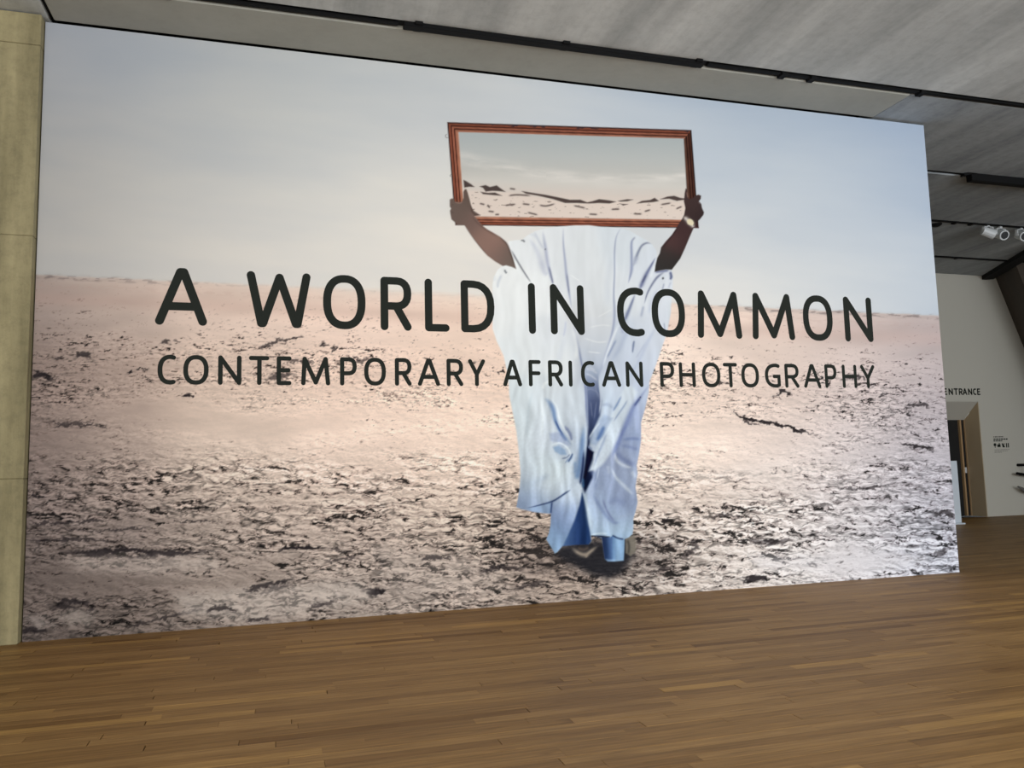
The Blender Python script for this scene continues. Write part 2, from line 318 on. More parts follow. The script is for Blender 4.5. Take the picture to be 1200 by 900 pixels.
ARM_R = [(802.3,226),(803.4,221),(804.6,222),(805.6,231),(807,233.5),(812,232),(814.5,229.5),(818.5,228.2),(821.3,229.5),(821,233),(818.8,236),(821.5,239),(822.5,244),(824.8,249),(824,252),(820,257),(816,260.5),(815,263),(812.5,267.5),(807.5,279),(802.5,291),(797,303),(791,311),(787,316.2),(780,316),(774,317),(767,318.6),(768,311),(770,302.5),(773,297),(774.5,290),(780,283),(787,275.5),(792,268),(795.5,262),(799,257),(801.5,252),(803,244),(801.3,236)]
FR_OUT = [(524,143.3),(810,152.6),(818.6,267.4),(533.5,264)]
FR_IN = [(537.4,155),(801,162.6),(806.4,257.6),(544,253.3)]

SKY = [(60,60,168,171,178),(60,180,166,166,166),(60,290,180,177,174),(200,60,174,179,185),(200,180,188,188,186),(200,290,206,202,197),(320,100,184,188,190),(320,200,201,201,198),(320,300,224,218,211),(430,100,190,194,197),(430,190,211,212,209),(430,290,234,227,217),(540,110,196,200,203),(500,240,226,222,215),(540,310,238,229,217),(640,115,202,206,209),(700,120,196,203,210),(760,130,188,197,207),(650,290,228,224,218),(860,140,166,179,195),(860,200,192,200,208),(850,260,210,213,214),(850,330,236,228,217),(960,155,162,176,194),(960,220,190,199,208),(960,300,212,214,214),(1000,340,216,215,212),(1080,170,158,173,194),(1080,260,174,187,203),(1080,350,186,194,203)]  # sky tones of the print, with room light falloff across the sheet painted in
GND = [(40,335,166,148,144),(40,400,140,124,119),(40,500,136,121,117),(40,600,132,119,117),(40,700,122,110,107),(130,345,196,174,165),(130,440,176,157,149),(130,540,170,154,147),(130,640,158,144,140),(130,720,118,106,101),(260,350,212,186,174),(260,450,212,191,179),(260,540,204,187,177),(260,640,174,160,153),(260,710,142,130,124),(420,360,226,196,182),(420,450,233,209,196),(420,540,222,202,191),(420,630,186,170,162),(420,690,160,149,143),(540,370,231,200,183),(540,470,236,213,200),(540,560,226,206,194),(540,640,190,174,164),(540,690,170,158,152),(640,640,176,160,150),(800,390,228,203,189),(800,470,234,215,204),(800,560,222,205,195),(800,640,196,184,178),(900,395,216,192,181),(900,480,224,207,200),(900,570,214,202,198),(900,650,210,204,203),(1000,395,196,175,170),(1000,480,204,193,193),(1000,570,198,191,195),(1000,650,206,204,211),(1085,395,172,156,158),(1085,480,176,170,178),(1085,570,174,172,184),(1100,650,182,186,202)]  # ground tones of the print; the same light falloff is painted in
ROBEC = [(590,330,234,236,237),(585,365,230,233,235),(620,290,228,231,236),(640,290,220,224,231),(635,340,233,236,239),(680,300,216,221,227),(665,330,216,221,229),(700,335,214,219,226),(730,290,207,217,229),(735,340,214,221,231),(760,320,206,215,231),(780,345,212,220,234),(780,380,206,214,230),(620,400,224,229,233),(600,425,222,228,232),(645,400,216,222,231),(662,420,226,231,234),(690,375,210,213,219),(690,405,184,193,211),(692,425,176,186,208),(720,400,188,201,224),(735,430,188,200,224),(755,420,196,207,229),(765,400,202,211,230),(605,460,208,219,226),(640,470,206,215,224),(670,480,202,212,224),(608,500,208,219,226),(635,510,204,213,224),(668,520,186,199,217),(610,540,198,209,219),(640,550,200,212,220),(616,565,184,197,213),(650,572,204,215,221),(665,580,190,204,224),(612,588,142,162,197),(630,592,160,178,208),(655,600,138,158,196),(650,622,130,152,192),(646,634,152,184,217),(712,470,190,205,225),(730,455,200,212,230),(750,460,184,198,226),(744,490,168,182,216),(745,520,152,168,204),(735,540,158,170,200),(725,570,150,164,199),(742,560,164,178,206),(705,575,158,174,206),(700,600,180,200,224),(715,600,140,158,198),(735,595,146,160,194),(715,618,180,204,226),(735,618,172,198,224),(722,645,130,166,210),(712,645,92,120,172,6)]

def gfield(x, y, f, s):
    """broken dry crust at one size: grain, clods, cracks and relief"""
    wx = x + 5 * f * noise(x / (16 * f), y / (7 * f), s); wy = y + 2.2 * f * noise(x / (13 * f), y / (6 * f), s + 1)
    cl = fbm(wx / (36 * f), wy / (8.5 * f), 3, s + 2)
    fi = fbm(wx / (8.5 * f), wy / (3.1 * f), 3, s + 6, .6)
    cr = 1 - np.abs(fbm(wx / (44 * f), wy / (10 * f), 4, s + 11, .55)) * 11
    h = lambda X, Y: fbm(X / (20 * f), Y / (7 * f), 4, s + 16, .6)
    rl = (h(wx + 1.2, wy - 1.0) - h(wx, wy)) * 9 * f
    return cl, fi, np.clip(cr, 0, 1), rl

def paint(px, py):
    """sRGB colours 0..255 for points of the sheet given in traced-picture units, and a region id"""
    x = px.ravel().astype(float); y = py.ravel().astype(float)
    yh = 322 + (x - 42) * .0455 + 1.2 * noise(x / 25, x * 0, 3)
    # ---- sky
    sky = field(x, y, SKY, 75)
    cl = fbm(x / 260, (y - .1 * x) / 60, 4, 61)
    sky = sky * (1 + .045 * cl[:, None]) + np.array([1, 0, -1.5]) * (cl * 3)[:, None]
    # ---- ground
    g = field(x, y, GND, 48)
    dd = y - yh
    rough = np.interp(dd, [0, 40, 70, 95, 125, 150, 190, 230, 300, 420], [-.5, .0, .30, .40, .36, .34, .50, .60, .66, .64])
    big = fbm(x / 120 + 7, y / 30, 3, 77)
    rough = rough + .75 * big
    for cx, cy, rx, ry, q in [(300,505,170,26,-.6),(180,480,60,14,-.4),(820,520,70,22,-.5),(240,690,90,20,-.45),(100,690,40,14,-.5),(560,480,50,40,-.25),(1010,660,60,18,-.45),(880,665,40,12,-.4),(990,500,40,14,-.2),(880,545,60,10,-.3),
                              (70,440,60,22,.3),(90,498,50,8,.4),(340,415,60,22,.3),(150,600,120,10,.3),(680,600,40,20,.3),(560,640,110,30,.25),(1080,590,60,60,.25),(900,610,90,25,.2),(100,575,80,20,.15),(1050,500,60,30,.15),(370,690,90,14,.25),(690,655,85,30,.55),(610,650,40,25,.25),(800,640,50,22,.3)]:
        rough = rough + q * np.exp(-((x - cx) / rx) ** 2 - ((y - cy) / ry) ** 2)
    near = sst(90, 260, dd)
    g = g * (1 - .06 * sst(200, 330, dd) * sst(900, 600, x))[:, None]
    g = g * (1 + .055 * sst(120, 50, dd) * sst(60, 220, x))[:, None]
    g = g + (g.mean(1, keepdims=True) - g) * (.20 * sst(110, 40, dd))[:, None]
    g = g * (1 + .07 * sst(60, 190, dd) * sst(80, 330, x) - .07 * sst(330, 60, x) * sst(150, 330, dd))[:, None] * np.array([1.012, 1.0, .975])
    A = gfield(x, y, .62, 101); B = gfield(x, y, 1.12, 151)
    cl, fi, cr, rl = [p * (1 - near) + q * near for p, q in zip(A, B)]
    gr = noise(x / 2.4, y / 1.6, 91)
    g = g * (1 + (.10 * big + .05 * cl * sst(20, 120, dd)) + .03 * gr * near)[:, None]
    g = g * (1 - np.clip(rl * .07, -.08, .14) * sst(20, 140, dd) * np.clip(.35 + rough, .1, 1.1))[:, None]
    T = fi * 1.55 + cl * 1.45 + .22 * gr
    t0 = .98 - .78 * rough
    g = mixc(g, g * np.array([.66, .62, .62]), sst(t0 - .42, t0 + .20, T + rl * .18) * .50)
    g = mixc(g, g * .20 + 6, sst(t0, t0 + .42, T + rl * .10) * .95 * sst(24, 60, dd))
    g = mixc(g, g * .35 + 6, cr * sst(.25, .7, rough + .5 * fi) * .8 * sst(50, 120, dd))
    g = mixc(g, np.minimum(g * 1.16 + 14, 250), sst(.35, 1.1, -rl - T * .3) * near * np.clip(rough + .1, 0, 1) * .35)
    # low scrub far off, along the skyline
    sc = fbm(x / 13, y / 3.0, 3, 201)
    band = np.exp(-((y - yh - 2.0) / 2.6) ** 2) * (sst(.0, .25, sc) * .55 + .18) * (sst(330, 60, x) * .9 + sst(780, 860, x) * .8 + .12)
    mid = np.exp(-((x - 480) / 190) ** 2); g = mixc(g, (232, 219, 206), np.exp(-np.maximum(dd, 0) / (4 + 9 * mid)) * (.35 + .45 * mid)); c = mixc(g, sky, 1 - sst(-1.2 - 3 * mid, 1.2 + 3 * mid, dd))
    c = mixc(c, (112, 101, 99), np.clip(band, 0, .8))
    b2 = np.exp(-((dd - 27) / 9) ** 2) * .20 + np.exp(-((dd - 12) / 3) ** 2) * .12 * (sc > 0)
    c = mixc(c, (176, 140, 128), b2)
    C = c
    # ---- cracks and clods that stand out
    K = (38, 33, 35); xw = x + 5 * noise(x / 9, y / 5, 341) + 2.5 * noise(x / 3.5, y / 2.2, 343); yw = y + 2.6 * noise(x / 10, y / 6, 345) + 1.6 * noise(x / 3.2, y / 2.2, 347)
    for pts, w, a in [
        ([(72,646),(110,648),(150,644),(200,649),(258,645)], [2.2,3.6,2.5,3.6,.8], .85), ([(100,650),(150,652),(190,650)], 1.6, .6),
        ([(325,644),(352,642),(382,643)], [1,2.6,.8], .8), ([(385,642),(410,648)], 1.4, .5), ([(490,655),(510,653),(530,655)], [1,2.6,1], .8),
        ([(425,692),(440,694),(452,691)], [2,5,2], .8), ([(60,714),(78,710),(95,714)], [1.5,3,1.5], .6), ([(98,716),(112,713)], [3,4], .6),
        ([(150,735),(200,722),(240,712)], 1.6, .5), ([(300,700),(320,690),(345,684)], [1,2.4,1], .6),
        ([(36,580),(46,582),(58,583)], [1.6,2,.6], .9), ([(60,500),(90,498),(130,500)], [.8,1.8,.6], .55), ([(55,494),(80,496),(112,493)], [.6,1.3,.5], .5), ([(40,437),(50,440),(62,445)], [3,3.4,1.2], .75),
        ([(88,418),(97,415),(106,418)], [1.4,4,1.4], .65), ([(62,419),(72,420)], 2.0, .5), ([(150,437),(156,436)], 2.4, .85), ([(160,434),(175,432)], 1.2, .7), ([(168,440),(180,447)], 1.2, .5), ([(212,463),(222,463),(228,465)], [1,2,.8], .8),
        ([(312,443),(322,442),(345,438)], [4,4.5,2], .55), ([(332,425),(355,424),(370,427)], [1,1.6,1], .5), ([(305,408),(318,403),(330,397)], [2,2.2,1], .6), ([(328,398),(345,397),(352,394)], 1.5, .65), ([(375,403),(385,404)], 1.8, .7), ([(387,413),(395,405)], 1.6, .6), ([(190,400),(200,403)], 1.6, .6), ([(205,399),(212,401)], 1.5, .5), ([(414,418),(420,423),(436,420)], [1,3.4,1], .5),
        ([(582,438),(588,434),(592,432)], [1,2,1], .8), ([(545,424),(560,424)], .9, .5),
        ([(858,479),(866,487),(885,493),(910,497),(935,504),(958,510)], [.8,1.9,1.4,2.4,2.0,.8], .85), ([(868,489),(880,497),(890,498)], 1.2, .6), ([(840,450),(852,448),(860,451)], 1.0, .6), ([(906,465),(918,459),(926,461)], [1,2.2,1.4], .75), ([(958,437),(962,446),(972,452)], [1,1.6,1], .8), ([(988,446),(1004,441),(1012,445)], [1,1.8,1.2], .6),
        ([(1060,477),(1075,474),(1090,478)], [1,2.6,1.5], .6), ([(1055,520),(1075,523),(1098,528)], [1,2.6,1], .75), ([(1065,505),(1078,512)], 1.4, .6), ([(1062,483),(1070,486)], 2.2, .7),
        ([(870,632),(900,636),(935,632)], [1.5,3.4,1.5], .45), ([(890,634),(915,634)], 2, .55), ([(980,570),(1010,573),(1050,566)], [.8,1.6,.8], .5), ([(1090,605),(1108,600),(1118,607)], [2,3,2], .6), ([(870,680),(885,677),(898,680)], [2,3.4,2], .75), ([(945,660),(958,662)], 2, .6), ([(1095,650),(1110,645)], [3,4], .5),
        ([(800,655),(815,640),(808,632)], [3,4,2], .55), ([(757,600),(766,598)], [2,3], .8), ([(775,612),(782,609)], [1.6,2.6], .8), ([(1030,463),(1045,460)], 1.4, .6)]:
        stroke(C, xw, yw, pts, w, K, min(a * 1.2, .96), hard=True)
    for p, col_, a in [([(75,655),(130,651),(250,652),(258,666),(180,673),(90,667)], (198,184,174), .5), ([(205,696),(300,688),(420,680),(440,700),(300,729),(215,722)], (206,194,184), .5), ([(66,722),(88,714),(112,721),(102,732),(80,731)], (200,190,180), .38), ([(30,725),(50,722),(62,730),(48,736)], (176,166,160), .5), ([(430,640),(560,650),(600,690),(470,705)], (196,182,172), .3), ([(880,650),(1000,648),(1080,655),(1000,672),(890,668)], (222,218,220), .45), ([(780,560),(900,540),(1000,548),(900,562)], (228,216,208), .35)]: fill(C, xw, yw, p, col_, 9, a)
    for pts, w, a in [([(240,716),(258,712),(280,716)], [1.5,3.6,1.5], .75), ([(290,728),(318,723)], [1.8,2.6], .7), ([(285,693),(310,686),(346,679)], [1.5,3.6,1.5], .75), ([(358,713),(395,704)], [1.5,2.6], .6), ([(30,612),(70,613),(130,609)], [1,1.6,.8], .7), ([(60,620),(120,622),(180,617)], [.8,1.4,.8], .6), ([(34,634),(80,632),(140,634)], [1.2,2,1], .65), ([(200,612),(240,610),(262,613)], [.8,1.4,.8], .7), ([(66,708),(84,704),(104,708)], [1.5,3.4,1.5], .8), ([(24,742),(40,738),(58,742)], [2,4,2], .8), ([(380,660),(420,652)], 1.4, .6), ([(560,672),(590,664),(615,668)], [1.5,3.4,2], .7), ([(600,690),(640,682)], [2,3], .6), ([(760,672),(790,664)], [1.5,3], .6), ([(830,607),(850,603),(872,606)], [1,2.4,1], .65)]: stroke(C, xw, yw, pts, w, K, a, hard=True)
    cl = fbm(x / 7, y / 4.5, 4, 301)                        # trampled ground and the shade under the walker
    tr = np.exp(-(np.maximum(np.abs(x - 690) - 55, 0) / 42) ** 2 - ((y - 652) / 30) ** 2)
    C[:] = mixc(C, (62, 54, 52), np.clip(tr * (.30 + .35 * sst(-.2, .4, cl)), 0, .7))
    fill(C, x, y, [(655,640),(690,634),(736,632),(742,652),(734,664),(727,673),(712,678),(694,674),(676,664),(660,656),(651,650)], (33,33,38), 7, .92)
    fill(C, x, y, [(733,632),(737,629),(743,626.5),(745,634),(745,646),(739,652),(733,648)], (122,116,105), 1.4, .9)
    stroke(C, x, y, [(736,650),(737,640),(735,632)], 1.6, (60,58,56), .7); stroke(C, x, y, [(746,633),(752,636)], 2.2, (52,46,46), .8)
    stroke(C, x, y, [(670,642),(678,648),(686,650),(692,646),(700,640)], [2,2.6,3,2.4,1.6], (164,150,134), .85); stroke(C, x, y, [(676,642),(684,644),(690,641)], 2, (96,84,76), .7); stroke(C, x, y, [(686,650),(688,653)], 2, (150,137,122), .8)
    # ---- the glass held up in its wooden frame
    reg = np.zeros(x.shape, np.int8)
    do = sdf(x, y, FR_OUT); di = sdf(x, y, FR_IN)
    def glass(X, Y):
        t = (Y - (156 + (X - 537) * .029)) / 100.0
        tt = t - .10 * np.sin((X - 560) / 90) * 0
        col = np.stack([np.interp(tt, [0, .25, .42, .55, .68, .8, 1], a) for a in ([172,184,190,206,211,220,223], [178,186,188,201,199,205,206], [178,183,182,193,189,192,193])], -1)
        n = fbm(X / 40, (Y - X * .12 * (X < 640)) / 7, 4, 411); edge = np.interp(X, [537, 560, 600, 640, 700, 760, 806], [180, 186, 194, 201, 206, 207, 201])
        cb = np.exp(-((Y - edge - 4) / 7) ** 2) * np.clip(.5 + n, 0, 1)
        col = mixc(col, (226, 220, 212), cb * .75)
        gd = sst(0, 4, Y - np.interp(X, [537, 600, 650, 806], [221, 224, 234, 236]))
        col = mixc(col, (221, 205, 193), gd * .8)
        fl = fbm(X / 9, Y / 2.2, 3, 431)
        return mixc(col, (92, 76, 68), sst(.34, .50, fl) * gd * .5)
    fill(C, x, y, FR_IN, glass, .8)
    D = (66, 54, 51)
    for p in [[(543,211),(546,212.3),(552,216),(556,219.3),(550,219),(544,220)], [(562,218.6),(569,217),(574,219.3),(582,217.4),(586,220.5),(592.5,225),(585,224.2),(577,223.8),(569,224.6),(566,220.4)], [(563,225),(572,226.2),(580,225.8),(588.5,229.5),(578,228.8),(566,227.6)], [(611,224),(625,226.3),(640,228.6),(655,231.6),(668,234.3),(680,234.2),(688,237.2),(694,236),(702,233.5),(714,235),(722,236.6),(714,238.6),(702,238),(690,238.6),(676,238),(662,238),(648,233.5),(630,229.4),(616,227)], [(724,235.6),(735,233.6),(742,234),(735,236),(727,236.4)], [(746,238.6),(752,235.6),(762,234.4),(767,232),(772,235.6),(765,237),(755,237.6)], [(773,233.7),(782,230.5),(790,229.6),(797,232),(803,232.8),(803,234),(793,235.5),(784,233)], [(727,239),(736,239.4),(730,241)]]:
        fill(C, x, y, p, D, .8, .92)
    for p in [[(596,229.5),(606,228.4),(622,229.5)], [(592,241),(598,240),(604,239.6)], [(612,239),(621,240)], [(632,240.5),(640,241.5),(650,239)], [(562,238.5),(568,240)], [(571,240),(574,244)], [(572,247.5),(579,248.5)], [(597,221),(604,222)], [(672,241),(686,244)], [(716,245.5),(726,245)], [(755,248),(762,246)], [(774,240),(786,238)], [(792,245),(799,242)], [(580,251.5),(585,251.5)], [(618,249),(630,252)], [(690,251),(700,251.5)], [(742,250.5),(752,251)]]:
        stroke(C, x, y, p, 1.0, D, .8)
    # frame mouldings
    k = (do < 1.0) & (di > -1.0); X = x[k]; Y = y[k]
    O = np.array(FR_OUT); I = np.array(FR_IN); ts = []; al = []
    for i in range(4):
        def ln(a, b):
            e = b - a; return np.abs((X - a[0]) * e[1] - (Y - a[1]) * e[0]) / np.hypot(*e)
        a, b = ln(O[i], O[(i + 1) % 4]), ln(I[i], I[(i + 1) % 4]); w = np.abs(np.cross(I[i] - O[i], O[(i + 1) % 4] - O[i])) / np.hypot(*(O[(i + 1) % 4] - O[i]))
        ts.append(a / w)
    ts = np.array(ts); side = ts.argmin(0); t = ts.min(0)
    prof = lambda q: np.interp(t, [0, .10, .16, .28, .36, .40, .48, .60, .66, .71, .78, .95, 1], q)
    fc = np.stack([prof([70,70,150,150,70,80,178,165,74,80,176,190,200]), prof([42,40,84,82,34,38,108,98,36,42,110,124,150]), prof([42,38,70,66,30,34,92,82,32,38,94,108,138])], -1)
    wr = fbm(X / 14, Y / 14, 3, 471)
    fc = fc * np.array([.90, .92, .84]) * (1 + .16 * wr[:, None]); fc = np.where((side == 1)[:, None], fc * .52, fc); fc = np.where((side == 0)[:, None], fc * .93, fc)
    ch = sst(.15, .4, wr) * (t < .25) * (side == 0); fc = mixc(fc, (46, 38, 44), ch * .8)
    m = (1 - sst(-.7, .7, do[k])) * sst(-.7, .7, di[k])
    C[k] += (fc - C[k]) * m[:, None]
    reg[(do < 0)] = 2
    for q in [[(524,157),(522,159),(523,161.5),(525.5,161.5)], [(529,204),(527.4,206),(528.5,207.5)]]: stroke(C, x, y, q, .5, (120,116,112), .8)
    # ---- robe
    dr = sdf(x, y, ROBE); m = 1 - sst(-.9, .9, dr); inside = m > .004
    rx = x[inside]; ry = y[inside]; R = field(rx, ry, ROBEC, 13)
    R = R * (1 + .018 * fbm(rx / 9 + 3, ry / 30, 4, 501))[:, None]
    blue = (118, 138, 190); lav = (150, 160, 205); dark = (62, 76, 118); pale = (236, 240, 243); navy = (38, 48, 88)
    def S_(p, w, col, a=1.0): stroke(R, rx, ry, p, w, col, a)
    def F_(p, col, s=1.2, a=1.0): fill(R, rx, ry, p, col, s, a)
    # central under-panel and the deep gap below it
    F_([(675,372),(678,392),(683,420),(686,445),(688,470),(689,500),(688,520),(686,545),(682,567),(685,578),(694,560),(697,540),(690,523),(695,505),(703,487),(705,470),(702,452),(702,440),(709,418),(716,395),(720,372)], lambda X, Y: np.stack([np.interp(Y, [372, 400, 425, 438, 452, 470, 500, 530, 565], q) for q in ([208,196,178,150,112,86,70,48,34], [212,203,190,166,128,100,84,58,46], [220,216,212,198,172,146,126,92,82])], -1), 2.0, .95)
    F_([(688,524),(696,530),(692,545),(686,560),(683,566),(685,548)], (30, 38, 72), 1.5, .9)
    for p in [[(686,432),(694,434),(700,438)], [(686,438),(692,440),(700,446)], [(690,430),(698,434)]]: S_(p, 1.2, (196,204,222), .6)
    for p in [[(686,462),(690,456),(700,460),(703,470)], [(697,452),(701,466)], [(692,470),(694,490)], [(699,470),(696,492)]]: S_(p, .9, (136,148,184), .5)
    for p in [[(690,384),(705,381),(716,382)], [(684,396),(700,401),(712,400)], [(700,372),(718,362)], [(688,412),(704,414)]]: S_(p, .9, (226,228,232), .6)
    # torso seams
    S_([(660,268),(660,285),(662,305),(664,325),(667,345),(670,362)], [.8,1,1.5,1.8,1.3,.7], lav, .85); S_([(664,320),(667,345)], 1.0, (104,112,160), .6)
    S_([(727,268),(722,278),(720,295),(720,320),(719,345),(720,365),(719,380),(716,395),(709,418),(703,438)], [.8,1,1,.9,1.1,1.6,1.5,1.4,1.8,1.0], (140,152,196), .85)
    S_([(716,300),(712,330),(712,360)], 4, (198,208,226), .4)
    S_([(636,272),(639,290),(641,305),(644,320),(648,334)], [1.2,2,2.4,1.8,1], (160,168,210), .8); S_([(643,312),(646,324),(648,333)], 1.2, (96,104,156), .75); S_([(638.5,291.5),(639.5,293)], 1.0, (96,100,120), .8)
    S_([(626,272),(632,284),(637,292)], 1.6, (196,202,222), .8); S_([(620,280),(628,292),(634,306),(640,320)], [1.5,3,4,3], (196,202,224), .7); S_([(634,305),(637,318),(642,322)], 3, (186,192,220), .6)
    S_([(610,281.5),(613,282),(615,284)], [.8,1.2,.8], (96,100,112), .85); S_([(618,274),(626,276),(632,282)], 1.5, (206,212,226), .6)
    S_([(599,293),(606,306),(614,319),(622,331)], [.7,1.2,1.0,.8], (98,100,118), .85); S_([(602,304),(607,316),(613,324)], 2.4, pale, .7)
    S_([(591,316),(592.5,319),(594,320)], 1.2, (100,108,122), .85); S_([(588,322),(584,330),(583,338)], [1.6,2,1.2], (196,204,220), .75); S_([(578,322),(580,330)], 3, (214,220,230), .5)
    S_([(650,335),(655,345)], 5, (206,212,230), .5); S_([(668,322),(680,330)], .8, pale, .6)
    # right shoulder and sleeve
    S_([(744,278),(740,284),(740,300),(740,315),(738,325),(736,332)], [1,1.3,1.6,2.0,1.2,.7], (128,142,196), .9); S_([(741,282),(744,278)], 1, (150,160,190), .7)
    S_([(764,286),(758,284.8),(752,288),(748,295),(745,303),(742,312)], [.7,1.2,1.4,1.6,2,1.2], (110,120,160), .85); S_([(746,300),(743,310)], 3, (168,180,214), .6)
    S_([(768,302),(763,311),(757,322),(752,333),(749,340)], [.6,1.4,2.4,2.6,1.2], (92,104,168), .92); S_([(744,345),(739,358),(735,368),(731,378)], [1,1.8,2.4,1], (100,114,172), .9); S_([(757,322),(752,332)], 1.2, (60,66,120), .6)
    S_([(768,310),(765,318),(762,326)], 1.8, (222,230,240), .8); S_([(778,319),(770,325),(763,335),(758,345),(755,356)], [1.2,1.5,1.3,1,.7], (98,108,156), .85)
    S_([(767,319),(775,318),(784,317)], [1.5,1.6,1.5], (94,106,172), .85); S_([(785,318),(786.5,324),(785,328)], [1.5,2,1], (70,82,150), .9); S_([(777,325),(776.5,327.5)], 1.1, (40,44,60), .9); S_([(778,332),(776,340)], 1, (150,160,200), .8); S_([(786,330),(783,338)], 1.2, (170,182,216), .6)
    S_([(770,340),(764,352),(760,368)], [2,3,2], (186,198,228), .6); S_([(754,358),(751,372)], 1.6, (150,164,204), .7)
    # lower right drape
    S_([(736,388),(731,396),(726,408),(716,424)], [2,3.4,3,2], (166,182,216), .7); S_([(728,380),(730,392)], 2.2, (150,164,206), .6)
    S_([(743,399),(742,405),(741,414)], [1,1.4,.8], (96,114,164), .85); S_([(745,420),(750,412),(756,402)], 1.2, (170,182,214), .6); S_([(768,385),(758,402),(748,424),(736,445)], [1.5,2.6,2.2,1.4], (176,190,222), .7); S_([(778,378),(779,388)], .9, (140,152,190), .7)
    S_([(726,378),(718,396),(712,412),(706,430)], [1.6,1.8,1.8,1.2], (222,230,240), .8); S_([(722,398),(717,408),(711,420)], 1.4, (124,142,192), .7)
    S_([(702,440),(703,455),(704,470),(702,485)], [1,1,1.2,1], (206,216,232), .8)
    S_([(760,452),(750,466),(742,478),(735,495),(728,510),(722,525),(718,535)], [1,2,3,2.6,2.6,3,2], (126,142,196), .8); S_([(750,466),(743,476)], 1.4, (82,94,146), .8); S_([(749.5,465),(751,466)], .9, (60,66,96), .8)
    F_([(733,452),(740,452),(747,460),(738,476),(730,495),(724,512),(716,530),(708,542),(697,552),(690,552),(694,540),(700,522),(706,508),(712,494),(720,478),(726,464)], (206,218,231), 2.6, .92)
    S_([(735,469),(731,476),(724,486),(719,494)], [.9,1.3,1.2,.7], (150,168,202), .8); S_([(728,464),(723,474),(718,482)], [1,1.6,1], (120,146,196), .75); S_([(711,508),(706,520),(700,534),(696,546)], [1.2,1.8,1.4,1], (140,160,200), .5)
    F_([(703,492),(708,486),(718,490),(712,500),(706,512),(698,522),(692,520),(690,514)], (160,180,212), 2, .7); S_([(708,499),(704,508),(699,517)], [1.5,3.2,1.6], (92,124,182), .8); S_([(690,514),(696,504),(703,495)], 1.3, (204,216,232), .8); S_([(705,475),(712,474),(719,479)], [1.5,2.5,1.5], (160,176,206), .7); S_([(689,523),(694,527)], 1.6, (140,156,196), .8)
    S_([(746,478),(740,490),(736,502)], 4, (150,166,208), .5); S_([(730,515),(742,514),(750,515)], [1.5,2,1.5], (124,142,190), .7); S_([(728,522),(738,524),(748,527)], 2, (128,144,190), .55); S_([(722,530),(730,538),(745,546)], 3.5, (120,134,180), .6)
    S_([(720,530),(723,540),(732,546),(740,548)], [1.3,2.2,2,1], (204,214,230), .75); S_([(716,548),(722,560),(732,570),(742,580)], [1.5,2,2.4,2], (198,210,226), .75); S_([(740,552),(745,560)], 2.5, (198,210,228), .6); S_([(702,548),(700,558),(697,568)], 1.0, (190,204,226), .7); S_([(692,552),(698,560),(697,575)], 2.5, (140,158,200), .45); S_([(712,545),(714,556)], 2.2, (180,192,214), .6)
    # left drape
    S_([(663,376),(662,386),(660,395)], [1,1.6,1], (188,196,224), .8); S_([(662,395),(657,412),(654,424)], 4, (208,216,230), .6); S_([(672,382),(676,398),(680,418),(684,440),(686,458),(687,480),(688,505)], [1,1.5,1.5,1.2,1.4,1.4,1.2], (116,130,178), .8); S_([(672,385),(676,405),(674,422)], 3, (236,239,241), .6)
    S_([(644,446),(638,450),(636,456)], 2, pale, .6); S_([(602,412),(606,425)], 4, (214,222,230), .5)
    S_([(638,467),(644,472),(648,480),(650,490),(653,499),(657,507),(663,514),(669,521)], [1.5,3,3.2,2.6,2,1.8,1.6,1], (110,142,192), .85); S_([(650,492),(655,502),(660,510)], 1.1, (72,96,156), .75)
    S_([(644,466),(652,476),(656,492),(662,504),(669,514),(671,520)], [1,1.2,1.4,1.6,1.5,1], (222,231,238), .7); S_([(663,500),(668,509),(670,517)], [1.5,2.2,1], (128,140,182), .8); S_([(662,499),(664,505)], 1.2, (140,150,190), .7)
    F_([(644,508),(655,506),(664,514),(668,522),(660,523),(650,518),(645,516)], (164,178,210), 2.4, .75); S_([(656,507),(664,517)], 1.8, (104,130,182), .6)
    F_([(648,524),(655,522),(662,527),(664,533),(657,533),(650,529)], (142,170,206), 1.8, .85); S_([(646,522),(655,519),(664,524),(668,532),(662,537)], 1.3, (222,231,238), .75); S_([(658,537.5),(664,536),(668,532)], 1.0, (110,124,160), .7); S_([(665,542),(669,536),(671,531)], [1.2,1.5,.8], (70,96,146), .8); S_([(662,543),(666,537)], .8, (120,140,180), .6)
    S_([(684,500),(682,520),(680,540),(677,556),(675,562)], [2,3.4,4,4,2], (112,146,196), .8); S_([(674,540),(674,556)], 2.5, (128,160,204), .6); S_([(684,528),(683,545),(681,560),(679.5,568)], [1.4,2,2,1.2], (40,56,104), .8)
    S_([(624,460),(620,475),(618,495),(618,515)], [1.5,2,2.2,1.5], (196,210,220), .6); S_([(632,465),(636,485),(634,512)], 2.2, (222,231,237), .5)
    S_([(612,572),(626,566),(644,556)], [4,5,3], (170,186,206), .55)
    F_([(645.5,602),(646.5,588),(655,583),(668,574),(678,566),(682,572),(679,590),(672,610),(664,628),(658,640),(650,648),(640,632),(645,615)], lambda X, Y: field(X, Y, [(660,580,188,204,225),(672,578,200,212,226),(652,600,136,156,196),(668,600,150,172,210),(648,630,146,180,216),(655,625,128,150,192),(652,642,140,172,210)], 10), 1.4, .92)
    S_([(617,595.5),(630,592.5),(646,588),(655,583),(663,577.5),(668.5,574)], [.5,.9,1.2,1.2,1.2,.6], (64,82,128), .85); S_([(646.5,588),(645.6,596),(645,602)], 1.3, (52,72,130), .85); F_([(617,596.5),(632,593),(646,589),(645,602),(630,600.5)], (142,170,208), 1, .6)
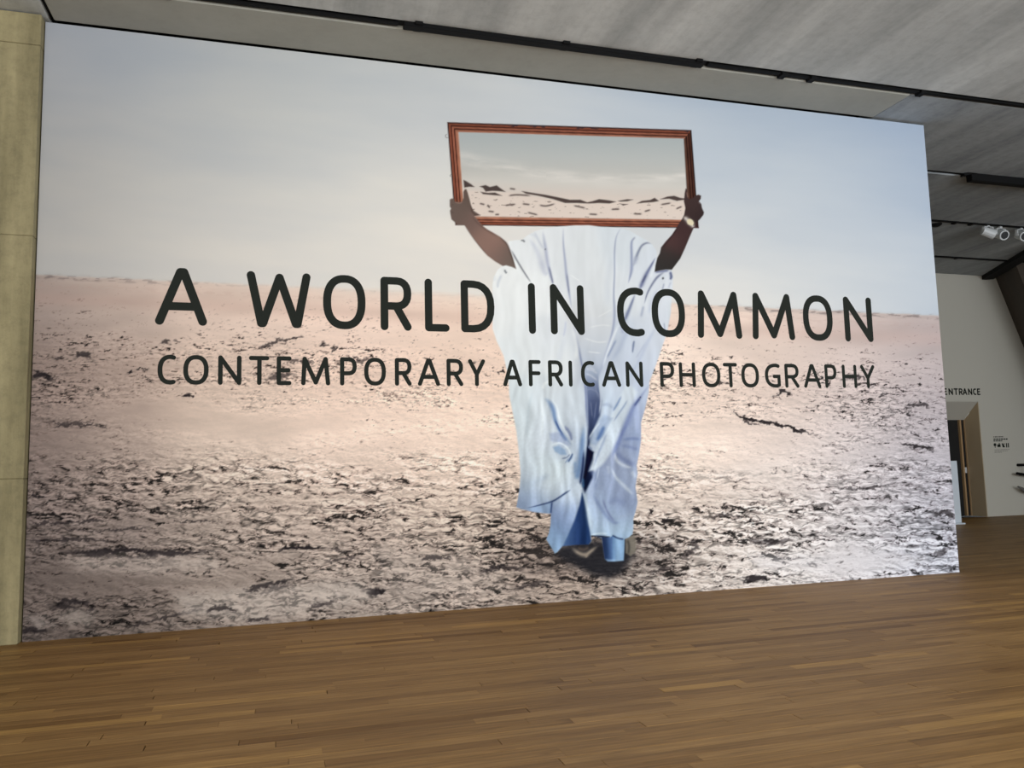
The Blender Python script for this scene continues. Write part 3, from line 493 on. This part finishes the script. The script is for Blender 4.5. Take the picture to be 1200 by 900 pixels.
    F_([(682,578),(685,586),(689,605),(691,622),(693,634),(690,639),(659,640.5),(665,628),(673,610),(679,592)], lambda X, Y: np.stack([np.interp(X, [660, 676, 686, 692], q) for q in ([92,58,44,58], [124,86,70,86], [176,142,118,138])], -1), 1.6, .97)
    S_([(684,575),(687,590),(690,606),(693,622)], [1.4,2.4,3,2.4], (196,214,231), .8); S_([(683,560),(683.5,572)], 1.5, (84,128,178), .8)
    S_([(694,578),(702,592),(710,604),(719,612),(726,612)], [2,2.4,2.6,2.4,1.4], (128,146,192), .6); S_([(706,585),(712,600),(720,611)], 1.2, (118,128,176), .6); S_([(722,606),(735,604),(742,600)], 2, (160,176,206), .6); S_([(712,590),(722,586),(734,592)], 4, (132,148,188), .5)
    S_([(692,626.5),(703,625),(712,625.5)], 1.0, (204,220,234), .8)
    F_([(692.5,627.5),(705,627.5),(716,629),(712,630.5),(698,629.5)], (60,66,92), .7, .9)
    F_([(705,629.5),(715,630),(718,627.2),(726,631),(732,632.2),(731,657),(712,658),(708.5,655),(707,645)], lambda X, Y: np.stack([np.interp(X, [706, 711, 716, 719, 724, 731], q) for q in ([58,66,88,120,146,140], [74,90,118,158,182,178], [118,138,170,205,222,220])], -1), .8, .97)
    S_([(717,627),(724,630.6),(731,632)], 1.0, (48,62,104), .8); S_([(709,656),(716,657),(730,656)], 1.6, (156,190,226), .7)
    wq = rx + 5 * noise(rx / 22, ry / 40, 521); fo = lambda X, Y: fbm(X / 17, (Y + .3 * X) / 55, 2, 531, .5)
    sh = (fo(wq + 1.6, ry - .8) - fo(wq, ry)) * 9.0
    am = np.interp(ry, [265, 330, 420, 480, 660], [.008, .009, .016, .045, .055])
    R = R * (1 - np.clip(sh, -1.6, 1.6) * am)[:, None]
    R = R * (1 + .02 * noise(rx / 3, ry / 3.5, 541) * sst(440, 520, ry))[:, None]
    R = R + (R - 196) * (.24 * sst(430, 500, ry))[:, None] - (5 * sst(430, 500, ry))[:, None]
    R = R + (R.mean(1, keepdims=True) - R) * (.28 + .18 * sst(480, 330, ry))[:, None] + np.array([.5, .8, -1.5])
    C[inside] += (R - C[inside]) * m[inside][:, None]
    reg[dr < 0] = 1
    # ---- arms
    def skinL(X, Y): return field(X, Y, [(535,240,106,90,82),(535,255,104,88,80),(546,230,98,82,74),(552,262,116,94,86),(565,280,136,108,97),(575,285,142,112,101),(585,295,134,106,96),(585,305,124,102,94),(597,300,100,88,80),(598,310,112,98,90)], 9)
    def skinR(X, Y): return field(X, Y, [(812,240,66,50,48),(805,250,62,48,46),(818,250,52,40,40),(800,272,66,46,46),(790,285,84,58,56),(798,288,60,44,44),(780,300,58,50,48),(775,312,50,48,46),(790,306,48,44,42)], 8)
    fill(C, x, y, [(809,258),(815,256),(818.6,267),(813,267)], (58, 36, 36), .7)
    fill(C, x, y, ARM_L, skinL, .8); fill(C, x, y, ARM_R, skinR, .8)
    fill(C, x, y, [(551,240),(555,247),(563,252.4),(556,252.8),(552,248)], (84,68,62), .8, .8)
    stroke(C, x, y, [(533,237),(538,238.2),(542,237)], .7, (150,122,110), .7); stroke(C, x, y, [(586,278.5),(593,285),(597,293),(603,312)], 1.0, (78,62,58), .7); stroke(C, x, y, [(545,265),(556,281),(572,300.5)], .8, (96,76,70), .6); stroke(C, x, y, [(553,254),(560,262),(570,269.5),(584,278)], 1.0, (98,76,70), .6)
    stroke(C, x, y, [(529,240),(532,240)], .7, (84,70,64), .6); stroke(C, x, y, [(528.5,249),(532,249)], .7, (84,70,64), .6); stroke(C, x, y, [(804.5,225),(806,232)], .8, (150,110,100), .6); stroke(C, x, y, [(818,237),(820.5,239)], .8, (120,104,104), .6); stroke(C, x, y, [(776,291),(787,277),(795,266)], .8, (46,32,34), .6)
    stroke(C, x, y, [(800.5,254),(804,256.5),(808,260.5),(811.5,264.5),(812.5,267)], [1.8,2.6,3,2.4,1.4], (206,198,190), .97)
    fill(C, x, y, [(804.8,258.5),(808,256.5),(811.5,258.3),(813,261.5),(811.3,264.3),(808,263.8),(805.5,262)], (222,210,178), .8, 1, 3)
    stroke(C, x, y, [(811.8,257.8),(813.6,261.5),(812,265)], .7, (110,98,88), .7)
    la = sdf(x, y, ARM_L) < 0; ra = sdf(x, y, ARM_R) < 0
    reg[la] = 3; reg[ra] = 4
    return np.clip(C, 4, 250), reg
def wob(u): return .3 * np.sin(u * 3.1)
NX, NZ = 1180, 668
gx = np.linspace(0, W, NX + 1); gz = np.linspace(0, H, NZ + 1)
GX, GZ = np.meshgrid(gx, gz)
P3 = np.stack([GX.ravel(), np.full(GX.size, 0.0), GZ.ravel()], -1)
Cc = (P3 - CAM) @ RC
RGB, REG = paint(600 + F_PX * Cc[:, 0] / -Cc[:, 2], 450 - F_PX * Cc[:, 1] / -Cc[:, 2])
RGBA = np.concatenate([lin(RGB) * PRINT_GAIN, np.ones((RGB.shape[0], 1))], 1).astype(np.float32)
def print_material():
    m, N, L, P = mat('printed_vinyl'); a = N.new('ShaderNodeAttribute'); a.attribute_name = 'print'; L.new(a.outputs['Color'], P.inputs['Base Color'])
    P.inputs['Roughness'].default_value = .75; P.inputs['Specular IOR Level'].default_value = .06; return m
M_print = print_material()
iz, ix = np.mgrid[0:NZ, 0:NX]; v0 = (iz * (NX + 1) + ix).ravel()
quads = np.stack([v0, v0 + 1, v0 + NX + 2, v0 + NX + 1], -1)
r4 = REG[quads]; fr = np.where((r4[:, 0] == r4[:, 2]) | (r4[:, 0] == r4[:, 1]), r4[:, 0], r4[:, 1])
for rid, nm, lb in ((0, 'printed_landscape', 'pale sky over a broad plain of cracked dry earth'), (1, 'printed_robe', 'pale blue flowing robe'), (2, 'printed_mirror', 'wood framed mirror showing sky and dunes'), (3, 'printed_arm', 'raised bare arm gripping the mirror'), (4, 'printed_arm', 'raised bare arm with a wristwatch gripping the mirror')):
    f = quads[fr == rid]; used, inv = np.unique(f, return_inverse=True); f = inv.reshape(-1, 4)
    me = bpy.data.meshes.new(nm); me.vertices.add(len(used)); pts = P3[used].copy(); pts[:, 1] = -.004
    me.vertices.foreach_set('co', pts.astype(np.float32).ravel())
    me.loops.add(f.size); me.loops.foreach_set('vertex_index', f.astype(np.int32).ravel())
    me.polygons.add(len(f)); me.polygons.foreach_set('loop_start', np.arange(0, f.size, 4, dtype=np.int32)); me.polygons.foreach_set('loop_total', np.full(len(f), 4, np.int32))
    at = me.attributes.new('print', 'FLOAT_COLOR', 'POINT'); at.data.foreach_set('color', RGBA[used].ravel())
    me.update(calc_edges=True); under(obj(nm, me, M_print, label=lb), mural)
under(obj('backing_sheet', box_mesh('backing_sheet', 0, W, -.0035, -.0002, 0, H), M_hoard), mural)

# ---- lettering: round ended strokes
def arc(cx, cy, rx, ry, a0, a1, n=14, p=2.35):
    out = []
    for i in range(n + 1):
        a = math.radians(a0 + (a1 - a0) * i / n); c, s = math.cos(a), math.sin(a)
        out.append((cx + rx * math.copysign(abs(c) ** (2 / p), c), cy + ry * math.copysign(abs(s) ** (2 / p), s)))
    return out
bowl = lambda y0, y1, k=.52: [(0, y1), (k, y1)] + arc(k, (y0 + y1) / 2, 1 - k, (y1 - y0) / 2, 88, -88, 12) + [(k, y0), (0, y0)]
GL = {'A': [[(0, 0), (.46, 1)], [(.46, 1), (.54, 1)], [(.54, 1), (1, 0)], [(.16, .30), (.84, .30)]], 'W': [[(0, 1), (.19, 0)], [(.19, 0), (.22, 0)], [(.22, 0), (.51, .97)], [(.51, .97), (.81, 0)], [(.81, 0), (.84, 0)], [(.84, 0), (1, 1)]],
      'O': ['ring'], 'R': [[(0, 0), (0, 1)], bowl(.45, 1), [(.50, .45), (1, 0)]], 'L': [[(0, 1), (0, 0)], [(0, 0), (1, 0)]], 'D': [[(0, 0), (0, 1)], bowl(0, 1, .30)], 'I': [[(0, 0), (0, 1)]],
      'N': [[(0, 0), (0, 1)], [(0, 1), (1, 0)], [(1, 0), (1, 1)]], 'C': [[(1.0, .975), (.82, 1)] + arc(.78, .5, .78, .5, 92, 268, 18) + [(.84, 0), (1.0, .02)]],
      'M': [[(0, 0), (.05, 1)], [(.05, 1), (.5, .03)], [(.5, .03), (.90, 1)], [(.90, 1), (1, 0)]], 'T': [[(0, 1), (1, 1)], [(.52, 1), (.52, 0)]], 'E': [[(0, 0), (0, 1)], [(0, 1), (1, 1)], [(0, .52), (.9, .52)], [(0, 0), (1, 0)]], 'F': [[(0, 0), (0, 1)], [(0, 1), (1, 1)], [(0, .5), (.95, .5)]],
      'P': [[(0, 0), (0, 1)], bowl(.42, 1)], 'Y': [[(0, 1), (.5, .42)], [(1, 1), (.5, .42)], [(.5, .42), (.5, 0)]], 'H': [[(0, 0), (0, 1)], [(1, 0), (1, 1)], [(0, .5), (1, .5)]], 'G': [[(.98, .965), (.8, 1)] + arc(.74, .5, .74, .5, 92, 268, 18) + [(.82, 0), (1, .05), (1, .46), (.62, .46)]]}
def ribbon(bm, pts, r, y0, y1, closed=False):
    p = [Vector(q) for q in pts]; n = len(p); A, B = [], []
    for i in range(n):
        a = p[i - 1] if (i or closed) else None; b = p[(i + 1) % n] if (i < n - 1 or closed) else None
        t = ((p[i] - a).normalized() if a is not None else Vector((0, 0))) + ((b - p[i]).normalized() if b is not None else Vector((0, 0)))
        t.normalize(); nn = Vector((-t.y, t.x)); k = 1.0
        if a is not None and b is not None: k = 1 / max(.6, (b - p[i]).normalized().dot(t))
        A.append(p[i] + nn * r * k); B.append(p[i] - nn * r * k)
    def quad(P4): prism_bm(bm, [(q.x, y0, q.y) for q in P4], [(q.x, y1, q.y) for q in P4])
    if closed:
        ra = [[bm.verts.new((q.x, yy, q.y)) for q in S] for S, yy in ((A, y1), (B, y1), (B, y0), (A, y0))]
        for j in range(4):
            u, v = ra[j], ra[(j + 1) % 4]
            for i in range(n): bm.faces.new((u[i], u[(i + 1) % n], v[(i + 1) % n], v[i]))
        return
    t0 = (p[0] - p[1]).normalized(); t1 = (p[-1] - p[-2]).normalized()
    cap = lambda c, t: [c + Vector((t.x * math.cos(a) - t.y * math.sin(a), t.x * math.sin(a) + t.y * math.cos(a))) * r for a in [math.radians(-75 + 25 * k) for k in range(7)]]
    loop = A + cap(p[-1], t1)[::-1] + B[::-1] + cap(p[0], t0)[::-1]
    base = [bm.verts.new((q.x, y0, q.y)) for q in loop]; topv = [bm.verts.new((q.x, y1, q.y)) for q in loop]; m = len(loop)
    for i in range(m): bm.faces.new((base[i], base[(i + 1) % m], topv[(i + 1) % m], topv[i]))
    # front face as strips so that curved strokes stay clean
    a0, c1 = 0, len(A); b0 = c1 + 7
    idxA = list(range(len(A))); idxB = [b0 + len(B) - 1 - i for i in range(len(B))]
    for i in range(len(A) - 1): bm.faces.new((topv[idxA[i]], topv[idxA[i + 1]], topv[idxB[i + 1]], topv[idxB[i]]))
    bm.faces.new([topv[i] for i in range(len(A) - 1, c1 + 8)]); bm.faces.new([topv[i] for i in list(range(b0 + len(B) - 1, m)) + [0]])
def glyph(bm, ch, x0, x1, z0, z1, r, y):
    w, h = x1 - x0, z1 - z0
    for k, s in enumerate(GL[ch]):
        yy = y - .0012 - .0002 * k
        if s == 'ring': ribbon(bm, [(x0 + w * u, z0 + h * v) for u, v in arc(.5, .5, .5, .5, 0, 360, 44)[:-1]], r, y, yy, True)
        else: ribbon(bm, [(x0 + w * u, z0 + h * v) for u, v in s], r, y, yy)
T1 = [('A', 187.5, 238), ('W', 293.8, 359.1), ('O', 383.3, 423.7), ('R', 450.4, 477.6), ('L', 502.1, 522), ('D', 544.3, 575.1), ('I', 623.2, 623.2), ('N', 648.8, 680.4), ('C', 726.8, 750.8), ('O', 767.2, 798.8), ('M', 820, 864.8), ('M', 884, 926.8), ('O', 944, 972), ('N', 992, 1018.5)]
T2 = [('C', 187.5, 203.3), ('O', 217.6, 241.8), ('N', 258.3, 280.3), ('T', 294.2, 312.9), ('E', 326.8, 339), ('M', 355.5, 384.4), ('P', 400.9, 415.6), ('O', 429.2, 449.7), ('R', 465.1, 479.8), ('A', 491.9, 513.1), ('R', 525.6, 540.3), ('Y', 550.9, 566.3), ('A', 591.6, 609.2), ('F', 621.6, 631.6), ('R', 644.4, 657.2), ('I', 668.4, 668.4), ('C', 682.8, 694.4), ('A', 707.2, 725.2), ('N', 735.2, 751.2), ('P', 775.2, 788), ('H', 797.6, 812.8), ('O', 824.4, 842), ('T', 849.2, 862), ('O', 870.4, 887.2), ('G', 898, 912.4), ('R', 921.2, 934), ('A', 943.2, 959.6), ('P', 968, 978.4), ('H', 988.4, 1002), ('Y', 1010, 1023.2)]
def line_of(T, tops, bots, r):
    zt = np.mean([unproj(x, y, 1, 0)[2] for x, y in tops]); zb = np.mean([unproj(x, y, 1, 0)[2] for x, y in bots])
    for ch, a, b in T:
        ym = lambda x: np.interp(x, [tops[0][0], tops[-1][0]], [(tops[0][1] + bots[0][1]) / 2, (tops[-1][1] + bots[-1][1]) / 2])
        bm = bmesh.new(); glyph(bm, ch, unproj(a, ym(a), 1, 0)[0], unproj(b, ym(b), 1, 0)[0], zb, zt, r, -.0042)
        under(obj('letter', done(bm, 'letter'), M_ink, label='charcoal letter ' + ch), mural)
line_of(T1, [(294, 322), (450, 330), (623, 336.8), (822, 343.8), (1017, 351.6)], [(306, 380.3), (502, 384.7), (623, 387.2), (842, 392), (1020, 396)], .0415)
line_of(T2, [(258, 419.5), (370, 421), (558, 423.2), (621, 424.4), (775, 426), (1010, 429.2)], [(258, 449), (370, 450), (558, 450.6), (621, 450.4), (775, 451.2), (1016, 452)], .0222)

# ================================================================= things by the back wall
zt, zb = 3.137, 3.005
xs = [(1106.2, 1109), (1112.2, 1116), (1118.3, 1122), (1124.2, 1127.3), (1128.8, 1132.6), (1135, 1138.6), (1140.8, 1143.3), (1145.6, 1148)]
bm = bmesh.new()
for ch, (a, b) in zip('ENTRANCE', xs): glyph(bm, ch, unproj(a, 459, 1, BACK)[0], unproj(b, 459, 1, BACK)[0], zb, zt, .0175, BACK - .0005)
obj('entrance_lettering', done(bm, 'entrance_lettering'), M_ink, label='dark ENTRANCE lettering on the white wall above the door', category='sign')
# small notice: three headings, four pictograms, a paragraph
nt = empty('wall_notice', tuple(unproj(1173, 522, 1, BACK)), label='small printed notice with four black pictograms on the white wall', category='notice')
def strip(px0, px1, py, h, m=M_ink, name='text_line'):
    a = unproj(px0, py, 1, BACK); b = unproj(px1, py, 1, BACK); bm = bmesh.new(); x = a[0]; r = random.Random(int(px0 * 7 + py))
    while x < b[0] - .01:
        l = min(r.uniform(.025, .075), b[0] - x); box_bm(bm, x, x + l, BACK - .0015, BACK - .0003, a[2] - h / 2, a[2] + h / 2); x += l + .014
    under(obj(name, done(bm, name), m), nt)
M_greytext = flat_mat('grey_print', (120, 116, 110), .7)
strip(1164.2, 1176, 512, .022); strip(1164.2, 1180.8, 514.8, .030); strip(1164.2, 1174.5, 516.8, .024)
for py, e in ((527, 1183), (528.6, 1181), (530.2, 1174)): strip(1165.5, e, py, .012, M_greytext)
for k, px in enumerate((1166, 1170.6, 1175.6, 1180.6)):
    c = unproj(px, 521.8, 1, BACK); bm = bmesh.new(); y0, y1 = BACK - .0003, BACK - .0016
    def pl(pts): prism_bm(bm, [(c[0] + u, y0, c[2] + v) for u, v in pts], [(c[0] + u, y1, c[2] + v) for u, v in pts])
    if k == 0: pl([(.045 * math.cos(a), .012 + .04 * math.sin(a)) for a in np.linspace(0, 2 * math.pi, 12, endpoint=False)]); pl([(-.012, -.06), (.012, -.06), (.012, -.03), (-.012, -.03)])
    elif k == 1: pl([(-.05, -.045), (.05, -.045), (.05, .03), (-.05, .02)]); pl([(.0, .03), (.03, .03), (.03, .055), (.0, .055)])
    elif k == 2: pl([(-.045, .05), (-.01, .05), (.05, -.03), (.04, -.055), (-.02, -.05)]); pl([(.015, .02), (.05, .02), (.05, .045), (.015, .045)])
    else: pl([(-.045, -.055), (-.012, -.055), (-.012, .055), (-.045, .055)]); pl([(.012, -.055), (.045, -.055), (.045, .055), (.012, .055)])
    under(obj('pictogram', done(bm, 'pictogram'), M_ink), nt)
bd = empty('low_screen', (16.1, 5.95, 0), label='white waist-high freestanding screen between the wall graphic and the entrance', category='screen')
child_box('panel', bd, M_board, 15.3, 16.75, 5.92, 5.98, .03, 1.39, bevel=.006); child_box('base_plate', bd, M_board, 15.3, 16.75, 5.82, 6.08, 0, .03, bevel=.004)
# black rail at the right edge
rl = empty('wall_rail', (20.6, 7.1, 0), label='black handrail with grey bar for its shadow by the white wall at the right edge', category='handrail')
bm = bmesh.new(); tube_bm(bm, (19.74, 7.1, 1.035), (21.2, 7.1, .80), .032); under(obj('top_rail', done(bm, 'top_rail'), M_black), rl)
bm = bmesh.new(); tube_bm(bm, (20.02, 7.1, .99), (20.02, BACK, .99), .018); tube_bm(bm, (19.985, 7.1, 1.235), (19.985, BACK, 1.235), .035); tube_bm(bm, (20.05, 7.1, 1.235), (20.05, 7.1, .98), .015); under(obj('bracket', done(bm, 'bracket'), M_black), rl)
M_grey = flat_mat('rail_shadow_grey', (105, 103, 98), .5)
bm = bmesh.new(); tube_bm(bm, (19.74, 7.1, .71), (19.93, 7.1, .62), .02, .05); tube_bm(bm, (19.93, 7.1, .62), (21.2, 7.1, .22), .05); under(obj('rail_shadow_bar', done(bm, 'rail_shadow_bar'), M_grey), rl)  # grey bar standing for the handrail's shadow on the wall
bm = bmesh.new(); tube_bm(bm, (21.0, 7.1, 0), (21.0, 7.1, .84), .03); under(obj('post', done(bm, 'post'), M_black), rl)

# ================================================================= tracks and lamps under the ceiling
def track(x0, x1, y, z0, z1, hw, label, clips=()):
    t = empty('lighting_track', ((x0 + x1) / 2, y, z0), label=label, category='track')
    child_box('rail', t, M_black, x0, x1, y - hw, y + hw, z0, z1, bevel=.006)
    for c in clips: child_box('clip', t, M_black, c - .04, c + .04, y - hw - .03, y + hw + .03, z1 - .05, z1, bevel=.004)
    return t
track(3.45, 6.88, -.775, 5.985, 6.05, .05, 'black lighting track in the ceiling slot over the wall graphic', (3.6, 5.2, 6.8))
track(-3.0, 3.4, -.75, 6.022, 6.05, .03, 'thin black conduit in the nearest ceiling slot at left', (1.2,))
track(6.95, 18, -.75, 6.02, 6.05, .03, 'thin black conduit in the nearest ceiling slot at right', (7.95, 8.35, 9.95))
tr = track(12.95, 21, 1.44, 5.905, 6.03, .06, 'thick black lighting track hung beyond the right end of the wall graphic', ())
bm = bmesh.new(); prism_bm(bm, [(12.80, 1.38, 5.97), (13.3, 1.38, 6.08), (13.3, 1.46, 6.08), (12.80, 1.46, 5.97)], [(12.80, 1.38, 6.01), (13.3, 1.38, 6.13), (13.3, 1.46, 6.13), (12.80, 1.46, 6.01)]); under(obj('end_bracket', done(bm, 'end_bracket'), M_black), tr)
track(13.0, 21, 3.66, 6.02, 6.05, .035, 'slim black lamp track carrying the white spotlights', (14.9, 15.3))
track(14.0, 21, 5.90, 6.01, 6.05, .03, 'slim black track in the farthest ceiling slot', (17.2,))
def spot(x, z, tilt, label):
    s = empty('spotlight', (x, 3.68, z), label=label, category='spotlight', group='white spotlights on the lamp track')
    child_box('mount', s, M_whitemetal, x - .03, x + .03, 3.65, 3.71, z + .10, 6.018, bevel=.003)
    for sx in (-1, 1): child_box('yoke_arm', s, M_whitemetal, x + sx * .11 - .008, x + sx * .11 + .008, 3.65, 3.71, z - .02, z + .11, bevel=.003)
    child_box('yoke_bar', s, M_whitemetal, x - .118, x + .118, 3.65, 3.71, z + .10, z + .115, bevel=.003)
    bm = bmesh.new(); a = Vector((x, 3.68, z)); dr = Vector((math.sin(tilt), -math.cos(tilt), -.45)).normalized()
    tube_bm(bm, a - dr * .11, a + dr * .12, .085, .10, 14); under(obj('lamp_body', done(bm, 'lamp_body'), M_whitemetal), s)
    bm = bmesh.new(); tube_bm(bm, a + dr * .119, a + dr * .126, .075, .075, 14); under(obj('lens', done(bm, 'lens'), M_lens), s)
spot(15.72, 5.88, 1.2, 'left of the paired white spotlights on the far track'); spot(16.03, 5.86, -.2, 'right of the paired white spotlights on the far track'); spot(16.56, 5.87, -.3, 'single white spotlight on the far track at the right edge')
dt = empty('smoke_detector', (14.62, 3.78, 6.03), label='small dark ceiling disc beside the far track near the wall graphic edge', category='detector')
bm = bmesh.new(); tube_bm(bm, (14.62, 3.84, 6.005), (14.62, 3.84, 6.03), .10, .11, 16); under(obj('base', done(bm, 'base'), M_black), dt)
bm = bmesh.new(); tube_bm(bm, (14.62, 3.84, 5.98), (14.62, 3.84, 6.005), .06, .08, 16); under(obj('sensor_cap', done(bm, 'sensor_cap'), M_black), dt)
